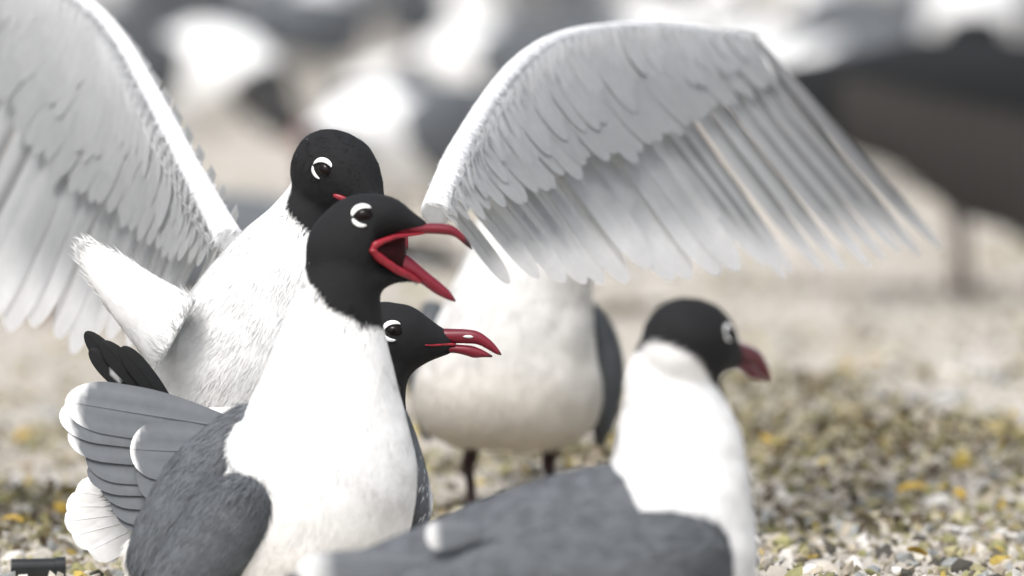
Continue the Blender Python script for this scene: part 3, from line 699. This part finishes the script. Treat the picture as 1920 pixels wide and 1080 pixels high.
# ================================================================== the flock behind
def far_gull(label, loc, yaw, pose='stand', s=1.0, group=None, headyaw=0, dark=1.0, sit=0.0, pitch=0.0):
    base = Vector((loc[0], loc[1], gz(loc[0], loc[1])))
    g = thing('laughing_gull', label, 'gull', base, group)
    T = Matrix.Translation(base + Vector((0, 0, -sit*s))) @ Matrix.Rotation(math.radians(yaw), 4, 'Z') @ Matrix.Translation((0, 0, .11)) @ Matrix.Rotation(math.radians(pitch), 4, 'Y') @ Matrix.Translation((0, 0, -.11)) @ Matrix.Scale(s, 4)
    T3 = T.to_3x3()
    def rw(xt, zt, xb, zb, h): return (T @ Vector((xt, 0, zt)), T @ Vector((xb, 0, zb)), T3 @ Vector((0, h, 0)))
    bl = loft([rw(-.14, .125, -.14, .105, .012), rw(-.10, .145, -.10, .088, .04), rw(-.05, .160, -.05, .070, .056), (rw(.01, .168, .01, .062, .062)), rw(.055, .172, .065, .068, .057), rw(.088, .165, .095, .095, .038)], 26, 20)
    if pose == 'stand':
        nk = loft([rw(-.01, .15, .09, .085, .05), rw(.02, .185, .092, .13, .042), rw(.045, .215, .096, .175, .033), rw(.058, .245, .105, .215, .026)], 20, 18)
        MH = T @ Matrix.Translation((.088, 0, .262)) @ Matrix.Rotation(math.radians(headyaw), 4, 'Z')
    else:
        nk = loft([rw(.01, .165, .06, .075, .05), rw(.07, .170, .10, .085, .045), rw(.115, .155, .120, .085, .036), rw(.145, .130, .130, .075, .028)], 20, 18)
        MH = T @ Matrix.Translation((.150, 0, .095)) @ Matrix.Rotation(math.radians(headyaw), 4, 'Z') @ Matrix.Rotation(math.radians(40), 4, 'Y')
    V, N, F = remesh([bl, nk, head_loft(MH, n=20)], .0045, 4)
    hf = hood_fn(MH, c=-100)
    mesh_obj('body', V, F, M_PLUM, g, hf(V))
    for nm, d in (('upper_mandible', BILL_UP), ('lower_mandible', BILL_LO)):
        Vb, Fb, Cb = mandible(MH, d['top'], d['bot'], d['hw'], n=12); mesh_obj(nm, Vb, Fb, M_BILL, g, Cb)
    eyes(MH, V, F, g, 17)
    mt = loft([rw(.05, .178, .05, .15, .03), rw(.0, .176, .0, .13, .052), rw(-.06, .168, -.06, .12, .050), rw(-.12, .146, -.12, .115, .03)], 18, 18)
    mesh_obj('mantle', mt[0], mt[1], M_PLUM, g, np.repeat((GREY*dark)[None], len(mt[0]), 0))
    for sd_ in (-1, 1):
        wl = loft([(T @ Vector((x, sd_*yy, zt)), T @ Vector((x, sd_*(yy+.002), zb)), T3 @ Vector((0, h, 0))) for x, zt, zb, yy, h in
                   [(.075, .150, .115, .050, .008), (.03, .172, .085, .058, .014), (-.04, .168, .082, .056, .016), (-.11, .150, .095, .040, .012), (-.17, .132, .106, .022, .007), (-.225, .120, .108, .010, .003)]], 26, 14)
        xl = (np.array(T.inverted())[:3, :3] @ wl[0].T).T[:, 0] + np.array(T.inverted())[0, 3]
        k = np.clip((-.13-xl)/.02, 0, 1)[:, None]
        mesh_obj('wing', wl[0], wl[1], M_PLUM, g, (GREY*dark)[None]*(1-k)+PRIM[None]*k)
        if sit < .04:
            leg(g, T @ Vector((-.005, sd_*.025, .085)), T @ Vector((0, sd_*.026, 0)), T3 @ Vector((1, 0, 0)))
    tl = loft([rw(-.11, .130, -.11, .105, .03), rw(-.16, .118, -.16, .106, .026), rw(-.20, .110, -.20, .104, .030)], 12, 14)
    mesh_obj('tail', tl[0], tl[1], M_PLUM, g, np.repeat(WHITE[None], len(tl[0]), 0))
    return g
def gxy(px, y): p = P(px, 540, y); return (p.x, y)
far_gull('blurred gull stooping with its dark hood lowered and white breast forward', gxy(300, 5.7), -42, 'bow', 1.2, dark=.5)
far_gull('dark grey backed gull far behind the gap between hood and raised wing', gxy(850, 10.0), -60, 'stand', 1.0, dark=.5)
far_gull('low resting gull with grey back below the far standing gull', gxy(850, 7.6), 170, 'bow', 1.0, sit=.05, dark=.7)
far_gull('gull turned breast on, its white front just behind the mounted gull\'s hood', gxy(770, 4.3), -125, 'bow', 1.0)
far_gull('resting gull whose grey back shows beside the mounted gull\'s shoulder', gxy(420, 3.4), 165, 'bow', 0.95, sit=.055)
far_gull('distant gull with pale breast above the wing\'s leading edge', gxy(1330, 8.6), -75, 'stand', 1.0)
far_gull('farthest gull beyond the wing tip, turned side on', gxy(1600, 9.6), 175, 'stand', 1.0)
far_gull('blurred gull facing us breast on above the dark winged gull', gxy(1825, 8.0), -92, 'bow', 1.3)
dk = far_gull('blurred gull tipped forward with nearly black wings at the flock\'s edge', gxy(1830, 3.8), -10, 'bow', 1.30, dark=.10, pitch=7)
dkw = [c_ for c_ in dk.children if c_.name.startswith('wing')][0]
for i in range(11):                                    # half opened dark wing hanging at its side
    t = i/10
    b = P(1590+330*t, 150+70*t, 3.66-.006*i); tp = P(1640+320*t, 290+190*t-60*math.sin(t*9)*.2, 3.64-.006*i)
    feather(dkw, M_FEATH, b, tp, (-.1, -1, .2), .042, camber=.08, bend=.04, round_=.7, colf=lambda s_, u: np.array([.020, .018, .016])*(1.25-.5*abs(u)), nl=10)
for px, y, yw_, po, dk in [(80, 8.5, 150, 'stand', .8), (560, 9.0, 60, 'stand', .9), (1010, 7.0, 185, 'bow', .9), (1180, 8.2, -60, 'bow', .8), (1470, 7.2, -120, 'bow', .8), (700, 12.5, 200, 'stand', .7),
                          (1080, 12.0, -20, 'stand', .9), (1680, 6.6, 160, 'bow', 1.0), (300, 11.5, 190, 'stand', .7), (1900, 11.0, 170, 'stand', .9), (1300, 14.0, 30, 'stand', .8)]:
    far_gull('gull standing among the distant blurred flock', gxy(px, y), yw_, po, 1.08, dark=dk, group='distant flock')
far_gull('distant gull standing behind the stooping gull', gxy(600, 11.5), 20, 'stand', 1.0, dark=.7)

# ================================================================== small things on the sand
def ground_hit(px, py):
    d = CR @ Vector(((px-960)/FPX, -(py-540)/FPX, -1.0)); t = -CL.z/d.z; p = CL + d*t
    return Vector((p.x, p.y, gz(p.x, p.y)))
# black tube
c = ground_hit(72, 1082); L, r = 0.032, 0.0065
T = thing('black_tube', 'short hollow black plastic tube lying on the sand', 'tube', c)
V = []; F = []; sg = 24
prof = [(-.5*L, r*.98), (-.46*L, r), (.30*L, r), (.31*L, r*1.12), (.5*L, r*1.12), (.5*L, r*.82), (.1*L, r*.80), (-.4*L, r*.80)]
for x, rr in prof:
    for j in range(sg): a = 2*math.pi*j/sg; V.append((c.x+x, c.y+rr*math.cos(a)+.006*x/L, c.z+r*.95+rr*math.sin(a)))
for k in range(len(prof)-1):
    for j in range(sg): j2 = (j+1) % sg; F.append((k*sg+j, k*sg+j2, (k+1)*sg+j2, (k+1)*sg+j))
F.append(tuple(range(sg))[::-1]); F.append(tuple((len(prof)-1)*sg+j for j in range(sg)))
mesh_obj('barrel', V, F, M_BLACKP, T, smooth=False)
# twig
a, b = ground_hit(1118, 590), ground_hit(1262, 584)
Vt, Ft = tube([a+Vector((0, 0, .006)), a.lerp(b, .35)+Vector((0, 0, .010)), a.lerp(b, .7)+Vector((0, 0, .008)), b+Vector((0, 0, .006))], [.003, .0042, .0036, .002], 20, 8)
o = mesh_obj('twig', Vt, Ft, M_TWIG); o['label'] = 'dark twig lying on the pale sand behind the standing gull'; o['category'] = 'twig'

def free_spot():
    while True:
        side_ = random.random()
        px, py = (random.uniform(1430, 1910), random.uniform(720, 1078)) if side_ < .75 else (random.uniform(5, 220), random.uniform(700, 1075))
        p = ground_hit(px, py)
        if p.y > 0.12: return p
M_STONE = mat_plumage('stone', rough=.9, scale=150, var=.3, bump=.5)
def lump(col_, s, flat, seed):
    bm = bmesh.new(); bmesh.ops.create_icosphere(bm, subdivisions=2, radius=1)
    V = [];
    for v in bm.verts:
        k = 1+.28*noise.noise(v.co*1.3+Vector((seed, 0, 0))); V.append((v.co.x*s*k, v.co.y*s*.75*k, v.co.z*s*flat*k))
    F = [tuple(x.index for x in f.verts) for f in bm.faces]; bm.free()
    return np.array(V), F
for i in range(34):
    p = free_spot(); s = random.uniform(.004, .0075); V, F = lump(None, s, random.uniform(.5, .75), i*3.7)
    tone = random.choice([[.33, .34, .33], [.40, .38, .34], [.24, .25, .25]])
    o = mesh_obj('pebble', V, F, M_STONE, None, np.repeat(np.array(tone)[None], len(V), 0)); o.location = p+Vector((0, 0, s*.3)); o.rotation_euler = (0, 0, random.uniform(0, 6))
    o['label'] = 'rounded grey pebble among the shell grit'; o['category'] = 'pebble'; o['group'] = 'grey pebbles on the sand'
def shell_mesh(s):
    V = []; F = []; nr, na = 6, 15
    for i in range(nr+1):
        t = i/nr
        for j in range(na):
            a = -1.25+2.5*j/(na-1); rr = s*t*(1+.03*math.cos(j*math.pi))
            V.append((rr*math.cos(a)-s*.5, rr*math.sin(a), s*.42*math.sin(t*math.pi*.62+.25)*(1-.35*(a/1.25)**2)+.02*s*math.cos(j*math.pi)*t))
    n0 = len(V); V += [(x*.96, y*.96, z-.07*s) for x, y, z in V]
    for i in range(nr):
        for j in range(na-1):
            a = i*na+j; F.append((a, a+1, a+na+1, a+na)); F.append((n0+a, n0+a+na, n0+a+na+1, n0+a+1))
    for j in range(na-1): a = nr*na+j; F.append((a, a+1, n0+a+1, n0+a))
    return V, F
for i in range(40):
    p = free_spot(); s = random.uniform(.008, .015); V, F = shell_mesh(s)
    o = mesh_obj('seashell', V, F, M_STONE, None, np.repeat(np.array(random.choice([[.62, .60, .56], [.58, .54, .46], [.66, .65, .63]]))[None], len(V), 0))
    o.location = p+Vector((0, 0, .001)); o.rotation_euler = (random.uniform(-.3, .5), random.uniform(-.3, .3), random.uniform(0, 6.3))
    o['label'] = 'pale broken seashell lying in the grit'; o['category'] = 'shell'; o['group'] = 'pale seashells on the sand'
spots = [ground_hit(1640, 752), ground_hit(1590, 735), ground_hit(1802, 972), ground_hit(1720, 1062), ground_hit(1320, 1072), ground_hit(100, 672), ground_hit(1655, 905), ground_hit(1440, 930)] + [free_spot() for _ in range(5)]
for i, p in enumerate(spots):
    s = random.uniform(.006, .010); cy = np.array([.50, .34, .07])*random.uniform(.85, 1.1)
    V, F, Cc = feather_mesh((-s, 0, 0), (s, 0, .004), (0, 0, 1), s*1.1, camber=.25, bend=.15, round_=.5, nl=6, nw=5, colf=lambda t, u: cy*(1-.2*abs(u)), taper=.2)
    o = mesh_obj('fallen_leaf', V, F, M_STONE, None, Cc); o.location = p+Vector((0, 0, .006+.008*random.random())); o.rotation_euler = (random.uniform(-.6, .9), random.uniform(-.4, .4), random.uniform(0, 6.3))
    o['label'] = 'small curled yellow leaf on the sand'; o['category'] = 'leaf'; o['group'] = 'yellow leaves on the sand'
